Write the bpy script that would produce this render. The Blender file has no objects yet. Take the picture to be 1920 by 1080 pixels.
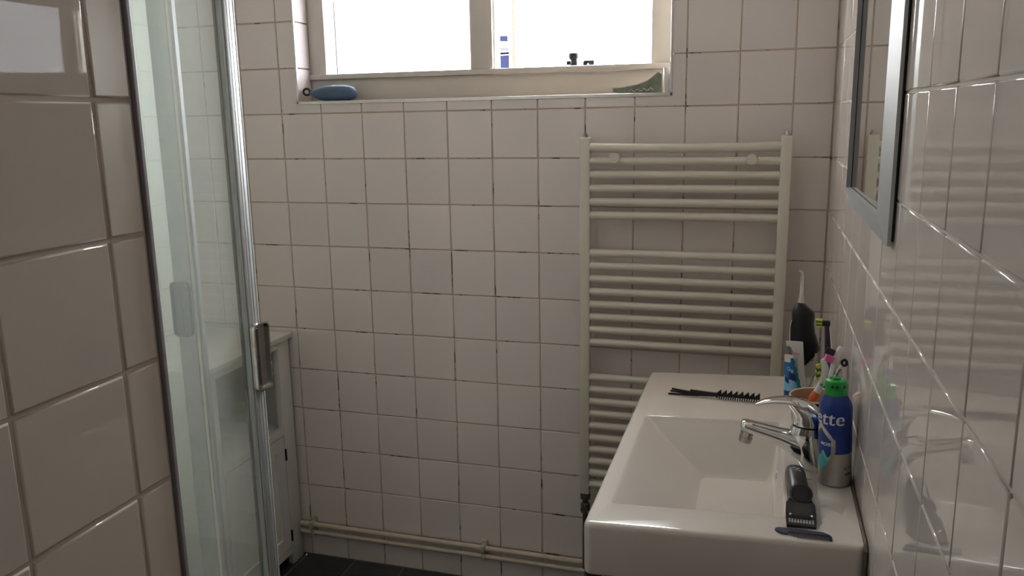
import bpy, bmesh, math, random
from mathutils import Vector, Matrix, Euler
random.seed(7)
C = bpy.context.scene.collection
S = bpy.context.scene
PI = math.pi

# ------------------------------------------------------------------ camera, sky, exposure
cam = bpy.data.cameras.new('camera')
cam.sensor_width = 36.0
cam.lens = 29.07
cam.clip_start = 0.02
co = bpy.data.objects.new('camera', cam)
C.objects.link(co)
RM = ((0.95763, 0.28749, -0.01714), (0.0418, -0.19762, -0.97939), (-0.28495, 0.93717, -0.20126))
CAMP = Vector((-0.18259, -2.5265, 1.60761))
m = Matrix.Identity(4)
for i in range(3):
    m[i][0] = RM[0][i]; m[i][1] = -RM[1][i]; m[i][2] = -RM[2][i]; m[i][3] = CAMP[i]
co.matrix_world = m
S.camera = co
S.view_settings.view_transform = 'Standard'
S.view_settings.look = 'None'
S.view_settings.gamma = 1.0
S.view_settings.use_curve_mapping = False
S.view_settings.exposure = 1.83
W = bpy.data.worlds.new('overcast_sky')
S.world = W
W.use_nodes = True
bg = W.node_tree.nodes['Background']
bg.inputs[0].default_value = (0.93, 0.96, 1.0, 1)
bg.inputs[1].default_value = 33.0
S.cycles.use_adaptive_sampling = False
S.cycles.use_guiding = True
S.cycles.denoising_prefilter = 'ACCURATE'
S.cycles.max_bounces = 14
S.cycles.diffuse_bounces = 8
S.cycles.glossy_bounces = 6
S.cycles.transmission_bounces = 8
S.cycles.transparent_max_bounces = 16
S.cycles.caustics_reflective = False
S.cycles.caustics_refractive = False
S.cycles.sample_clamp_indirect = 5.0
S.cycles.blur_glossy = 0.1

# portal that guides sky sampling through the window opening (gives off no light of its own)
pl = bpy.data.lights.new('window_portal', 'AREA'); pl.shape = 'RECTANGLE'; pl.size = 1.2; pl.size_y = .40
pl.cycles.is_portal = True
plo = bpy.data.objects.new('window_portal', pl); C.objects.link(plo)
plo.location = (-1.07, .37, 1.89); plo.rotation_euler = (-PI / 2, 0, 0)

# ------------------------------------------------------------------ materials
def mat(name, col, rough=0.5, metal=0.0, bump=0.0, bscale=30.0, var=0.0, vscale=6.0, coat=0.0, spec=0.5, emit=0.0):
    M = bpy.data.materials.new(name); M.use_nodes = True
    nt = M.node_tree; p = nt.nodes['Principled BSDF']
    p.inputs['Base Color'].default_value = (*col, 1)
    p.inputs['Roughness'].default_value = rough
    p.inputs['Metallic'].default_value = metal
    p.inputs['Specular IOR Level'].default_value = spec
    p.inputs['Coat Weight'].default_value = coat
    tc = nt.nodes.new('ShaderNodeTexCoord')
    if var > 0:
        n = nt.nodes.new('ShaderNodeTexNoise'); n.inputs['Scale'].default_value = vscale; n.inputs['Detail'].default_value = 4
        nt.links.new(tc.outputs['Object'], n.inputs['Vector'])
        r = nt.nodes.new('ShaderNodeValToRGB')
        r.color_ramp.elements[0].position = 0.3; r.color_ramp.elements[1].position = 0.7
        r.color_ramp.elements[0].color = (*[c * (1 - var) for c in col], 1)
        r.color_ramp.elements[1].color = (*[min(1, c * (1 + var)) for c in col], 1)
        nt.links.new(n.outputs['Fac'], r.inputs['Fac']); nt.links.new(r.outputs['Color'], p.inputs['Base Color'])
    if bump > 0:
        n2 = nt.nodes.new('ShaderNodeTexNoise'); n2.inputs['Scale'].default_value = bscale; n2.inputs['Detail'].default_value = 2
        nt.links.new(tc.outputs['Object'], n2.inputs['Vector'])
        b = nt.nodes.new('ShaderNodeBump'); b.inputs['Strength'].default_value = bump; b.inputs['Distance'].default_value = 0.01
        nt.links.new(n2.outputs['Fac'], b.inputs['Height']); nt.links.new(b.outputs['Normal'], p.inputs['Normal'])
    return M

def tile_mat(name, col, rough, spec=.5, wave=.012):
    """glazed white tile: tone differs a little from tile to tile, glaze slightly wavy"""
    M = mat(name, col, rough, bump=wave, bscale=7.0, spec=spec)
    nt = M.node_tree; p = nt.nodes['Principled BSDF']
    oi = nt.nodes.new('ShaderNodeObjectInfo')
    r = nt.nodes.new('ShaderNodeValToRGB')
    r.color_ramp.elements[0].color = (col[0] * .955, col[1] * .955, col[2] * .96, 1)
    r.color_ramp.elements[1].color = (min(1, col[0] * 1.03), min(1, col[1] * 1.03), min(1, col[2] * 1.02), 1)
    nt.links.new(oi.outputs['Random'], r.inputs['Fac'])
    nt.links.new(r.outputs['Color'], p.inputs['Base Color'])
    return M

def grout_mat(name, col, dark, amount):
    """cement joint with patches of dark mould"""
    M = mat(name, col, 0.9)
    nt = M.node_tree; p = nt.nodes['Principled BSDF']
    tc = nt.nodes.new('ShaderNodeTexCoord')
    n = nt.nodes.new('ShaderNodeTexNoise'); n.inputs['Scale'].default_value = 9; n.inputs['Detail'].default_value = 6
    n.inputs['Roughness'].default_value = .7
    nt.links.new(tc.outputs['Object'], n.inputs['Vector'])
    r = nt.nodes.new('ShaderNodeValToRGB')
    r.color_ramp.elements[0].position = 1 - amount; r.color_ramp.elements[1].position = min(1, 1 - amount + .05)
    r.color_ramp.elements[0].color = (*col, 1); r.color_ramp.elements[1].color = (*dark, 1)
    nt.links.new(n.outputs['Fac'], r.inputs['Fac']); nt.links.new(r.outputs['Color'], p.inputs['Base Color'])
    return M

def glass_mat(name, tint, rough=0.0, milk=0.0, milkcol=(.8, .85, .82), translucent=0.0, refl=1.0):
    """thin pane: clear transmission with fresnel gloss, an optional film of grime or frosting"""
    M = bpy.data.materials.new(name); M.use_nodes = True
    nt = M.node_tree; nt.nodes.remove(nt.nodes['Principled BSDF'])
    out = nt.nodes['Material Output']
    t = nt.nodes.new('ShaderNodeBsdfTransparent'); t.inputs[0].default_value = (*tint, 1)
    g = nt.nodes.new('ShaderNodeBsdfGlossy'); g.inputs['Roughness'].default_value = rough; g.inputs[0].default_value = (1, 1, 1, 1)
    f = nt.nodes.new('ShaderNodeFresnel'); f.inputs[0].default_value = 1.45
    mu = nt.nodes.new('ShaderNodeMath'); mu.operation = 'MULTIPLY'; mu.inputs[1].default_value = refl
    # the far side of a pane does not mirror a second time
    ge = nt.nodes.new('ShaderNodeNewGeometry'); fr = nt.nodes.new('ShaderNodeMath'); fr.operation = 'SUBTRACT'; fr.inputs[0].default_value = 1.0
    nt.links.new(ge.outputs['Backfacing'], fr.inputs[1])
    m2 = nt.nodes.new('ShaderNodeMath'); m2.operation = 'MULTIPLY'
    nt.links.new(f.outputs[0], m2.inputs[0]); nt.links.new(fr.outputs[0], m2.inputs[1]); nt.links.new(m2.outputs[0], mu.inputs[0])
    base = t
    if milk > 0 or translucent > 0:
        if translucent > 0:
            d = nt.nodes.new('ShaderNodeBsdfTranslucent'); k = translucent
        else:
            d = nt.nodes.new('ShaderNodeBsdfDiffuse'); k = milk
        d.inputs[0].default_value = (*milkcol, 1)
        mx = nt.nodes.new('ShaderNodeMixShader'); mx.inputs[0].default_value = k
        if milk > 0:
            tc = nt.nodes.new('ShaderNodeTexCoord')
            n = nt.nodes.new('ShaderNodeTexNoise'); n.inputs['Scale'].default_value = 4; n.inputs['Detail'].default_value = 5
            mp = nt.nodes.new('ShaderNodeMapping'); mp.inputs['Scale'].default_value = (3, 3, .5)
            nt.links.new(tc.outputs['Object'], mp.inputs[0]); nt.links.new(mp.outputs[0], n.inputs['Vector'])
            mr = nt.nodes.new('ShaderNodeMapRange'); mr.inputs[3].default_value = milk * .4; mr.inputs[4].default_value = milk * 1.6
            nt.links.new(n.outputs['Fac'], mr.inputs[0]); nt.links.new(mr.outputs[0], mx.inputs[0])
        nt.links.new(t.outputs[0], mx.inputs[1]); nt.links.new(d.outputs[0], mx.inputs[2])
        base = mx
    ms = nt.nodes.new('ShaderNodeMixShader')
    nt.links.new(mu.outputs[0], ms.inputs[0]); nt.links.new(base.outputs[0], ms.inputs[1]); nt.links.new(g.outputs[0], ms.inputs[2])
    nt.links.new(ms.outputs[0], out.inputs[0])
    return M

TILE = tile_mat('white_glazed_tile', (.69, .63, .60), .10)
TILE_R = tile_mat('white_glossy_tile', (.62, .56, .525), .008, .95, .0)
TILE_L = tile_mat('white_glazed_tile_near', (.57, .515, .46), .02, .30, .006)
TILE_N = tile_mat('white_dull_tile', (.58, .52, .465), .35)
TILE_W = tile_mat('white_tile_window_lit', (.86, .83, .78), .12)  # whiter than the other tiles to stand in for window light
GROUT_W = mat('white_joint', (.66, .62, .56), .9)
GROUT = grout_mat('joint_cement', (.47, .375, .31), (.07, .05, .04), .445)
GROUT_R = grout_mat('joint_cement_pale', (.50, .44, .39), (.2, .16, .13), .30)
GROUT_D = mat('floor_joint', (.16, .15, .13), .9, var=.2)
PAINT = mat('cream_paint', (.55, .505, .45), .42, var=.03, bump=.03, bscale=14)
PLASTER = mat('white_plaster', (.84, .81, .77), .8, var=.03)
SLATE = mat('dark_slate', (.030, .031, .031), .5, var=.25, vscale=14, bump=.12, bscale=40)
RAD = mat('cream_enamel', (.62, .585, .50), .38, var=.02)
PIPE = mat('cream_painted_pipe', (.55, .48, .38), .45, var=.08, vscale=20)
CLIP = mat('pipe_clip_plastic', (.42, .40, .32), .55, var=.08, vscale=30)
CHROME = mat('chrome', (.66, .655, .64), .04, 1.0)
CHROME_D = mat('dull_chrome', (.45, .43, .40), .22, 1.0, var=.12, vscale=30)
HANDLEG = mat('grey_handle_metal', (.13, .145, .14), .45, .3, var=.1, vscale=40)
SATIN = mat('satin_aluminium', (.40, .405, .40), .5, .45, var=.05, vscale=30)
ALUD = mat('dull_aluminium', (.33, .35, .34), .5, .6, var=.06, vscale=40)
ALU = mat('brushed_aluminium', (.38, .385, .39), .42, 1.0, var=.05, vscale=40)
ALU_P = mat('silver_painted_frame', (.41, .41, .41), .5, .35, var=.03, vscale=20)
TRIMM = mat('metal_tile_edge', (.60, .58, .55), .35, .8, var=.06, vscale=40)
TRIMD = mat('grey_anodised_edge', (.27, .25, .265), .6, .2, var=.06)
BRASS = mat('tarnished_valve', (.10, .085, .068), .45, .5, var=.3, vscale=40)
CERAM = mat('white_sanitary_ceramic', (.60, .555, .51), .10, coat=.3, var=.01)
WOODW = mat('white_painted_wood', (.66, .65, .62), .38, var=.02, bump=.02)
BLACKP = mat('black_plastic', (.009, .009, .011), .38, var=.1, spec=.35)
BLACKG = mat('black_gloss_plastic', (.012, .012, .014), .2)
GREYP = mat('grey_plastic', (.032, .029, .030), .35, var=.1, vscale=30)
BLUEFAB = mat('slate_blue_rubber', (.06, .11, .18), .55, var=.08, vscale=40, bump=.05, bscale=400)
NAVY = mat('navy_plastic', (.018, .017, .042), .35)
CANBLUE = mat('can_blue', (.010, .038, .23), .30, .15)
CANSIL = mat('can_silver', (.52, .49, .45), .38, .75, var=.05, vscale=20)
CANWHT = mat('can_lettering', (.62, .66, .74), .4)
TEAL = mat('teal_print', (.06, .38, .42), .45)
GREENL = mat('light_green_print', (.22, .52, .32), .45)
GREENC = mat('green_cap', (.012, .30, .045), .35, var=.12, vscale=60)
TBLUE = mat('tube_blue', (.012, .16, .40), .3)
TCYAN = mat('tube_light_blue', (.22, .50, .78), .3)
TNAVY = mat('tube_navy', (.014, .03, .15), .3)
TWHITE = mat('tube_white', (.66, .64, .62), .35)
TGREEN = mat('tube_green', (.02, .26, .19), .35)
RED = mat('red_print', (.60, .05, .07), .5)
ORANGE = mat('orange_rubber', (.62, .13, .03), .5)
PINK = mat('pink_plastic', (.66, .12, .30), .45)
WHITEP = mat('white_plastic', (.64, .63, .62), .3)
YELLOW = mat('yellow_bristle', (.55, .55, .03), .7)
DKGREEN = mat('dark_green_bristle', (.02, .10, .08), .7)
BEIGE = mat('cup_inside_glaze', (.46, .29, .19), .35, var=.05)
CREAMRIM = mat('cup_rim_glaze', (.64, .54, .42), .4)
CUPBLK = mat('cup_black_glaze', (.012, .010, .011), .22)
PAPER = mat('paper_green_print', (.20, .22, .17), .7, var=.35, vscale=22)
PAPERW = mat('paper_white', (.66, .62, .56), .8)
MIRROR = mat('mirror_silvering', (.80, .83, .81), .015, 1.0)
RUBBER = mat('black_seal', (.012, .012, .012), .5)
MOULD = mat('dirty_sealant', (.09, .072, .05), .7, var=.5, vscale=25)
HOUSEC = mat('reddish_corner_board', (.012, .009, .0075), .9, spec=0)
OUTD = mat('dark_outdoor_plastic', (.0012, .001, .0026), .5, spec=.02)
OUTG = mat('grey_outdoor_plastic', (.002, .002, .0024), .5, spec=.02)
HOUSE = mat('white_render', (.36, .35, .34), .9, var=.03)
HOUSEG = mat('dark_blue_panes', (.0016, .0018, .0045), .9, spec=.0)
HOUSES = mat('grey_shutter', (.008, .008, .009), .9, spec=0)
FARGL = glass_mat('shower_glass_limescale', (.93, .955, .94), 0.0, translucent=.17, milkcol=(.86, .87, .80))
SHOWERGL = glass_mat('shower_glass', (.93, .955, .94), 0.0, milk=.20, milkcol=(.80, .85, .80))
CLEARGL = glass_mat('window_glass', (.96, .98, .97), 0.0)
FROSTGL = glass_mat('milky_window_glass', (.40, .40, .42), .3)
CLEARPL = glass_mat('clear_plastic', (.80, .80, .79), .08, milk=.22, milkcol=(.75, .74, .72))
NOZZLE = glass_mat('clear_nozzle', (.88, .88, .86), .1, milk=.35, milkcol=(.95, .94, .9))

# ------------------------------------------------------------------ helpers
def setp(o, label=None, cat=None, group=None, kind=None):
    if label: o['label'] = label
    if cat: o['category'] = cat
    if group: o['group'] = group
    if kind: o['kind'] = kind
    return o

def wmat(o):
    M = o.matrix_local.copy() if False else Matrix.LocRotScale(o.location, o.rotation_euler, o.scale)
    return wmat(o.parent) @ M if o.parent else M

def empty(name, loc, label, cat, group=None, rot=(0, 0, 0)):
    o = bpy.data.objects.new(name, None); C.objects.link(o)
    o.location = loc; o.rotation_euler = rot; o.empty_display_size = .05
    return setp(o, label, cat, group)

def put(name, bm, mats, parent=None, local=False, smooth=None, loc=None):
    """link a bmesh as one object; verts are in world space unless local"""
    bmesh.ops.recalc_face_normals(bm, faces=bm.faces)
    if parent is not None and not local:
        bm.transform(wmat(parent).inverted())
    if parent is None and loc is None and not local:
        xs = [v.co for v in bm.verts]
        lo = Vector([min(c[i] for c in xs) for i in range(3)]); hi = Vector([max(c[i] for c in xs) for i in range(3)])
        loc = Vector(((lo.x + hi.x) / 2, (lo.y + hi.y) / 2, lo.z))
        bm.transform(Matrix.Translation(-loc))
    me = bpy.data.meshes.new(name)
    bm.to_mesh(me); bm.free()
    for M in (mats if isinstance(mats, (list, tuple)) else [mats]): me.materials.append(M)
    if smooth is not None:
        for p in me.polygons: p.use_smooth = True
        me.set_sharp_from_angle(angle=math.radians(smooth))
    o = bpy.data.objects.new(name, me); C.objects.link(o)
    if loc is not None: o.location = loc
    if parent is not None: o.parent = parent
    return o

def NB(): return bmesh.new()

def box(bm, x0, x1, y0, y1, z0, z1, mi=0, bev=0.0, seg=2):
    vs = [bm.verts.new((x, y, z)) for x in (x0, x1) for y in (y0, y1) for z in (z0, z1)]
    fs = [(0, 1, 3, 2), (4, 6, 7, 5), (0, 4, 5, 1), (2, 3, 7, 6), (0, 2, 6, 4), (1, 5, 7, 3)]
    F = [bm.faces.new([vs[i] for i in f]) for f in fs]
    for f in F: f.material_index = mi
    if bev > 0:
        es = list({e for f in F for e in f.edges})
        r = bmesh.ops.bevel(bm, geom=es, offset=bev, segments=seg, affect='EDGES', profile=.5)
        for f in r['faces']: f.material_index = mi
    return vs

def BX(x0, x1, y0, y1, z0, z1, bev=0.0, seg=2):
    bm = NB(); box(bm, x0, x1, y0, y1, z0, z1, 0, bev, seg); return bm

def frame_axes(d):
    d = d.normalized()
    a = Vector((0, 0, 1)) if abs(d.z) < .9 else Vector((0, 1, 0))
    u = d.cross(a).normalized(); v = u.cross(d).normalized()
    return u, v

def loft(bm, rings, cap=True, matf=None, closed=True):
    R = [[bm.verts.new(p) for p in r] for r in rings]
    n = len(R[0])
    for i in range(len(R) - 1):
        for j in range(n if closed else n - 1):
            k = (j + 1) % n
            f = bm.faces.new((R[i][j], R[i][k], R[i + 1][k], R[i + 1][j]))
            if matf: f.material_index = matf(i, j)
    if cap:
        for r, i in ((R[0], 0), (R[-1], len(R) - 2)):
            try:
                f = bm.faces.new(r)
                if matf: f.material_index = matf(i, 0)
            except ValueError: pass
    return R

def tube(bm, pts, rad, n=10, matf=None, flat=1.0, caps=True):
    pts = [Vector(p) for p in pts]
    rings = []
    u = None
    for i, p in enumerate(pts):
        d = (pts[min(i + 1, len(pts) - 1)] - pts[max(i - 1, 0)])
        if u is None: u, v = frame_axes(d)
        else:
            dn = d.normalized(); u = (u - dn * u.dot(dn)).normalized(); v = dn.cross(u) * -1
        r = rad[i] if isinstance(rad, (list, tuple)) else rad
        rings.append([p + u * (math.cos(2 * PI * k / n) * r) + v * (math.sin(2 * PI * k / n) * r * flat) for k in range(n)])
    return loft(bm, rings, caps, matf)

def smoothpath(pts, n=6):
    pts = [Vector(p) for p in pts]; out = []
    for i in range(len(pts) - 1):
        p0 = pts[max(i - 1, 0)]; p1 = pts[i]; p2 = pts[i + 1]; p3 = pts[min(i + 2, len(pts) - 1)]
        for k in range(n):
            t = k / n
            out.append(.5 * ((2 * p1) + (p2 - p0) * t + (2 * p0 - 5 * p1 + 4 * p2 - p3) * t * t + (3 * p1 - p0 - 3 * p2 + p3) * t ** 3))
    out.append(pts[-1]); return out

def interp(xs, ys, x):
    if x <= xs[0]: return ys[0]
    for i in range(len(xs) - 1):
        if x <= xs[i + 1]:
            return ys[i] + (ys[i + 1] - ys[i]) * (x - xs[i]) / (xs[i + 1] - xs[i])
    return ys[-1]

def lathe(bm, prof, n=32, c=(0, 0, 0), matf=None, cap=True):
    rings = [[(c[0] + r * math.cos(2 * PI * k / n), c[1] + r * math.sin(2 * PI * k / n), c[2] + z) for k in range(n)] for r, z in prof]
    return loft(bm, rings, cap, matf)

def prism(bm, poly, f3, h0, h1, mi=0):
    """extrude a 2-D outline; f3(u, v, h) gives the point"""
    a = [bm.verts.new(f3(u, v, h0)) for u, v in poly]; b = [bm.verts.new(f3(u, v, h1)) for u, v in poly]
    n = len(poly)
    fs = [bm.faces.new(a), bm.faces.new(b)] + [bm.faces.new((a[i], a[(i + 1) % n], b[(i + 1) % n], b[i])) for i in range(n)]
    for f in fs: f.material_index = mi
    return fs

def text_mesh(s, size, mapf, mt, name, parent, shear=0.0, offset=0.0, spacing=1.0, align='LEFT', local=False, ext=0.0):
    cu = bpy.data.curves.new('lettering', 'FONT')
    cu.body = s; cu.size = size; cu.shear = shear; cu.offset = offset; cu.space_character = spacing; cu.align_x = align
    cu.resolution_u = 3
    to = bpy.data.objects.new('lettering', cu); C.objects.link(to)
    dg = bpy.context.evaluated_depsgraph_get()
    me = bpy.data.meshes.new_from_object(to.evaluated_get(dg))
    bm = NB(); bm.from_mesh(me)
    bmesh.ops.triangulate(bm, faces=bm.faces)
    if parent is not None and not local: inv = wmat(parent).inverted()
    else: inv = Matrix.Identity(4)
    for v in bm.verts: v.co = inv @ Vector(mapf(v.co.x, v.co.y))
    C.objects.unlink(to); bpy.data.objects.remove(to); bpy.data.curves.remove(cu); bpy.data.meshes.remove(me)
    m2 = bpy.data.meshes.new(name); bm.to_mesh(m2); bm.free(); m2.materials.append(mt)
    o = bpy.data.objects.new(name, m2); C.objects.link(o); o.parent = parent
    return o

# tiles --------------------------------------------------------------
GAP, BEV, TT = .0036, .0022, .006
tile_cache = {}
def tile_mesh(poly, matl, gap=GAP, bev=BEV, th=TT):
    """poly: rectilinear CCW outline in the (u, v) plane, origin-relative; front at w=0, facing +w"""
    key = (tuple((round(a, 4), round(b, 4)) for a, b in poly), matl.name, gap, bev)
    if key in tile_cache: return tile_cache[key]
    def inset(P, d):
        out = []; n = len(P)
        for i in range(n):
            a, b, c = Vector(P[i - 1]), Vector(P[i]), Vector(P[(i + 1) % n])
            e1 = (b - a).normalized(); e2 = (c - b).normalized()
            n1 = Vector((-e1.y, e1.x)); n2 = Vector((-e2.y, e2.x))
            out.append(tuple(b + (n1 + n2) * d))
        return out
    P0 = inset(poly, gap / 2); P1 = inset(P0, bev * .45); P2 = inset(P0, bev)
    bm = NB(); rings = []
    for P, w in ((P0, -th), (P0, -bev * .8), (P1, -bev * .25), (P2, 0)):
        rings.append([bm.verts.new((a, b, w)) for a, b in P])
    n = len(poly)
    for i in range(3):
        for j in range(n):
            k = (j + 1) % n
            f = bm.faces.new((rings[i][j], rings[i][k], rings[i + 1][k], rings[i + 1][j])); f.smooth = i > 0
    f = bm.faces.new(rings[3]); f.smooth = False
    me = bpy.data.meshes.new('tile'); bm.to_mesh(me); bm.free(); me.materials.append(matl)
    tile_cache[key] = me
    return me

def lay(wall, basis, poly, matl, name='tile', wob=.0011, gap=GAP, lean=0.0, nod=0.0):
    """basis: (origin, u, v, w); the tile outline is in wall (u, v) coordinates"""
    O, U, V, Wn = basis
    cu = sum(p[0] for p in poly) / len(poly); cv = sum(p[1] for p in poly) / len(poly)
    if len(poly) > 4: cu, cv = poly[0]
    me = tile_mesh([(a - cu, b - cv) for a, b in poly], matl, gap)
    o = bpy.data.objects.new(name, me); C.objects.link(o)
    pos = O + U * cu + V * cv + Wn * random.uniform(-.0004, .0002)
    M = Matrix((U, V, Wn)).transposed().to_4x4()
    T = Matrix.Translation(pos) @ M @ Euler((random.uniform(-wob, wob) + nod, random.uniform(-wob, wob) + lean, 0)).to_matrix().to_4x4()
    o.parent = wall
    o.matrix_basis = wmat(wall).inverted() @ T
    return o

def stuff_tiles(wall, basis, rects, matl):
    O, U, V, Wn = basis
    bm = NB(); inv = wmat(wall).inverted()
    for (u0, u1, v0, v1) in rects:
        g = GAP / 2
        a = [(u0 + g, v0 + g), (u1 - g, v0 + g), (u1 - g, v1 - g), (u0 + g, v1 - g)]
        b = [(u0 + g + BEV, v0 + g + BEV), (u1 - g - BEV, v0 + g + BEV), (u1 - g - BEV, v1 - g - BEV), (u0 + g + BEV, v1 - g - BEV)]
        A = [bm.verts.new(inv @ (O + U * p + V * q - Wn * TT)) for p, q in a]
        B = [bm.verts.new(inv @ (O + U * p + V * q)) for p, q in b]
        bm.faces.new(B)
        for i in range(4): bm.faces.new((A[i], A[(i + 1) % 4], B[(i + 1) % 4], B[i]))
    o = put('tile_field', bm, matl, wall, local=True)
    o['kind'] = 'stuff'
    return o

def rect(u0, u1, v0, v1): return [(u0, v0), (u1, v0), (u1, v1), (u0, v1)]

# ------------------------------------------------------------------ room
T = .15
CEIL = 2.52
XL, YR = -2.2, -3.1           # left wall of the room, rear wall
WX0, WX1, WZ0, WZ1 = -1.692, -.452, 1.672, 2.105   # window opening
def zrow(r): return 1.6332 - T * r
def xcol(k): return (k - 11.7219) * T
def S_(o): o['kind'] = 'structure'; return o
ORI = Vector((0, 0, 0))

bm = NB()
g = .0025   # joint lies this far behind the tile face
box(bm, XL - .2, WX0 - .007, g, .30, 0, CEIL)
box(bm, WX1 + .007, .2, g, .30, 0, CEIL)
box(bm, WX0 - .007, WX1 + .007, g, .30, 0, WZ0 - .012)
box(bm, WX0 - .007, WX1 + .007, g, .30, WZ1 + .012, CEIL)
wall_back = S_(put('wall_back', bm, GROUT, loc=ORI))
BB = (Vector((0, 0, 0)), Vector((1, 0, 0)), Vector((0, 0, 1)), Vector((0, -1, 0)))
def clip_window(u0, u1, v0, v1):
    """outline of a wall tile left over beside the window opening"""
    a0, a1, b0, b1 = WX0, WX1, WZ0 - .004, WZ1
    if u1 <= a0 or u0 >= a1 or v1 <= b0 or v0 >= b1: return rect(u0, u1, v0, v1)
    inx0, inx1, inz0 = u0 >= a0, u1 <= a1, v0 >= b0
    if inx0 and inx1 and inz0: return None
    if inx0 and inx1: return rect(u0, u1, v0, b0)
    if inz0:
        return rect(u0, a0, v0, v1) if u0 < a0 else rect(a1, u1, v0, v1)
    if u0 < a0: return [(u0, v0), (u1, v0), (u1, b0), (a0, b0), (a0, v1), (u0, v1)]
    return [(u0, v0), (u1, v0), (u1, v1), (a1, v1), (a1, b0), (u0, b0)]
stf = []
for k in range(-4, 12):
    u0, u1 = max(xcol(k), XL), min(xcol(k + 1), 0)
    if u1 - u0 < .01: continue
    for r in range(-7, 11):
        v0, v1 = max(zrow(r + 1), 0), min(zrow(r), CEIL)
        if v1 - v0 < .01: continue
        if r <= -4 or (k >= 6 and r >= 8):
            if not (u1 > WX0 and u0 < WX1 and v1 > WZ0 and v0 < WZ1 + .012): stf.append((u0, u1, v0, v1))
            continue
        P = clip_window(u0, u1, v0, v1)
        if P: lay(wall_back, BB, P, TILE)
stuff_tiles(wall_back, BB, stf, TILE)
# tiled window reveal on the left and right of the opening
RB = (Vector((WX0, 0, 0)), Vector((0, 1, 0)), Vector((0, 0, 1)), Vector((1, 0, 0)))
RB2 = (Vector((WX1, 0, 0)), Vector((0, -1, 0)), Vector((0, 0, 1)), Vector((-1, 0, 0)))
for r in range(-6, 0):
    v0, v1 = max(zrow(r + 1), WZ0), min(zrow(r), WZ1)
    if v1 - v0 < .01: continue
    lay(wall_back, RB, rect(.003, .094, v0, v1), TILE, 'reveal_tile')
    lay(wall_back, RB2, rect(-.094, -.003, v0, v1), TILE, 'reveal_tile')

# right wall
bm = NB(); box(bm, .0025, .2, YR - .1, .3, 0, CEIL)
wall_right = S_(put('wall_right', bm, GROUT_R, loc=ORI))
RBS = (Vector((0, 0, 0)), Vector((0, -1, 0)), Vector((0, 0, 1)), Vector((-1, 0, 0)))
stf = []
def yc(k): return 1.2837 + T * k       # -Y of joint k
for k in range(-9, 15):
    u0, u1 = max(yc(k), 0), min(yc(k + 1), -YR)
    if u1 - u0 < .01: continue
    for r in range(-6, 11):
        v0, v1 = max(zrow(r + 1), 0), min(zrow(r), CEIL)
        if v1 - v0 < .01: continue
        if r < -3 or r > 6 or u0 > 1.75: stf.append((u0, u1, v0, v1))
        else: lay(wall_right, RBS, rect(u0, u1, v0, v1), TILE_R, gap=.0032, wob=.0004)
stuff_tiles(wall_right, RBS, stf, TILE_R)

# near left wall, a partition that ends beside the shower
PX, PYE = -.8603, -1.740
bm = NB(); box(bm, PX - .11, PX - .0025, YR - .1, PYE - .001, 0, CEIL)
wall_left = S_(put('wall_left', bm, GROUT_R, loc=ORI))
LB = (Vector((PX, 0, 0)), Vector((0, 1, 0)), Vector((0, 0, 1)), Vector((1, 0, 0)))
stf = []
for k in range(0, 13):
    if k == 0: u1, u0 = PYE - .002, -1.7987
    else: u1, u0 = -1.7987 - T * (k - 1), max(-1.7987 - T * k, YR)
    if u1 - u0 < .01: continue
    for r in range(-6, 11):
        v0, v1 = max(zrow(r + 1) + .001, 0), min(zrow(r) + .001, CEIL)
        if r < -3 or r > 6 or k > 4: stf.append((u0, u1, v0, v1))
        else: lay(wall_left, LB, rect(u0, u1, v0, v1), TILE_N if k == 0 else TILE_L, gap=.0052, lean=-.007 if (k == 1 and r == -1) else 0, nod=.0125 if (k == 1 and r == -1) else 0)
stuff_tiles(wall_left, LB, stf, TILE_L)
bm = NB(); box(bm, PX - .112, PX + .0035, PYE, PYE + .006, .0, CEIL, bev=.001)
S_(put('trim_1', bm, TRIMD, loc=ORI))

# far left wall behind the cabinet and the shower
bm = NB(); box(bm, XL - .2, XL - .0025, -1.95, .3, 0, CEIL)
wall_far = S_(put('wall_far_left', bm, GROUT_W, loc=ORI))
FB = (Vector((XL, 0, 0)), Vector((0, 1, 0)), Vector((0, 0, 1)), Vector((1, 0, 0)))
stf = []
for k in range(0, 12):
    u1, u0 = -T * k, max(-T * (k + 1), -1.75)
    if u1 - u0 < .01: continue
    for r in range(-6, 11):
        v0, v1 = max(zrow(r + 1), 0), min(zrow(r), CEIL)
        if r < -3 or k > 6 or r > 7: stf.append((u0, u1, v0, v1))
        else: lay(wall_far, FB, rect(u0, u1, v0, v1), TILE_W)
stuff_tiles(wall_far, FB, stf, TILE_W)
# wall closing the shower towards the viewer, and the rear wall of the room
bm = NB(); box(bm, XL - .2, PX - .11, -1.95, -1.7525, 0, CEIL)
wall_sh = S_(put('wall_shower', bm, GROUT, loc=ORI))
SB = (Vector((0, -1.75, 0)), Vector((-1, 0, 0)), Vector((0, 0, 1)), Vector((0, 1, 0)))
stuff_tiles(wall_sh, SB, [(.97 + T * k, min(.97 + T * (k + 1), 2.2), max(zrow(r + 1), 0), min(zrow(r), CEIL)) for k in range(9) for r in range(-6, 11) if .97 + T * k < 2.19], TILE)
S_(put('wall_rear', BX(PX - .11, .2, YR - .15, YR, 0, CEIL), PLASTER, loc=ORI))
S_(put('ceiling', BX(XL - .2, .2, YR - .15, .3, CEIL, CEIL + .12), PLASTER, loc=ORI))

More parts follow.
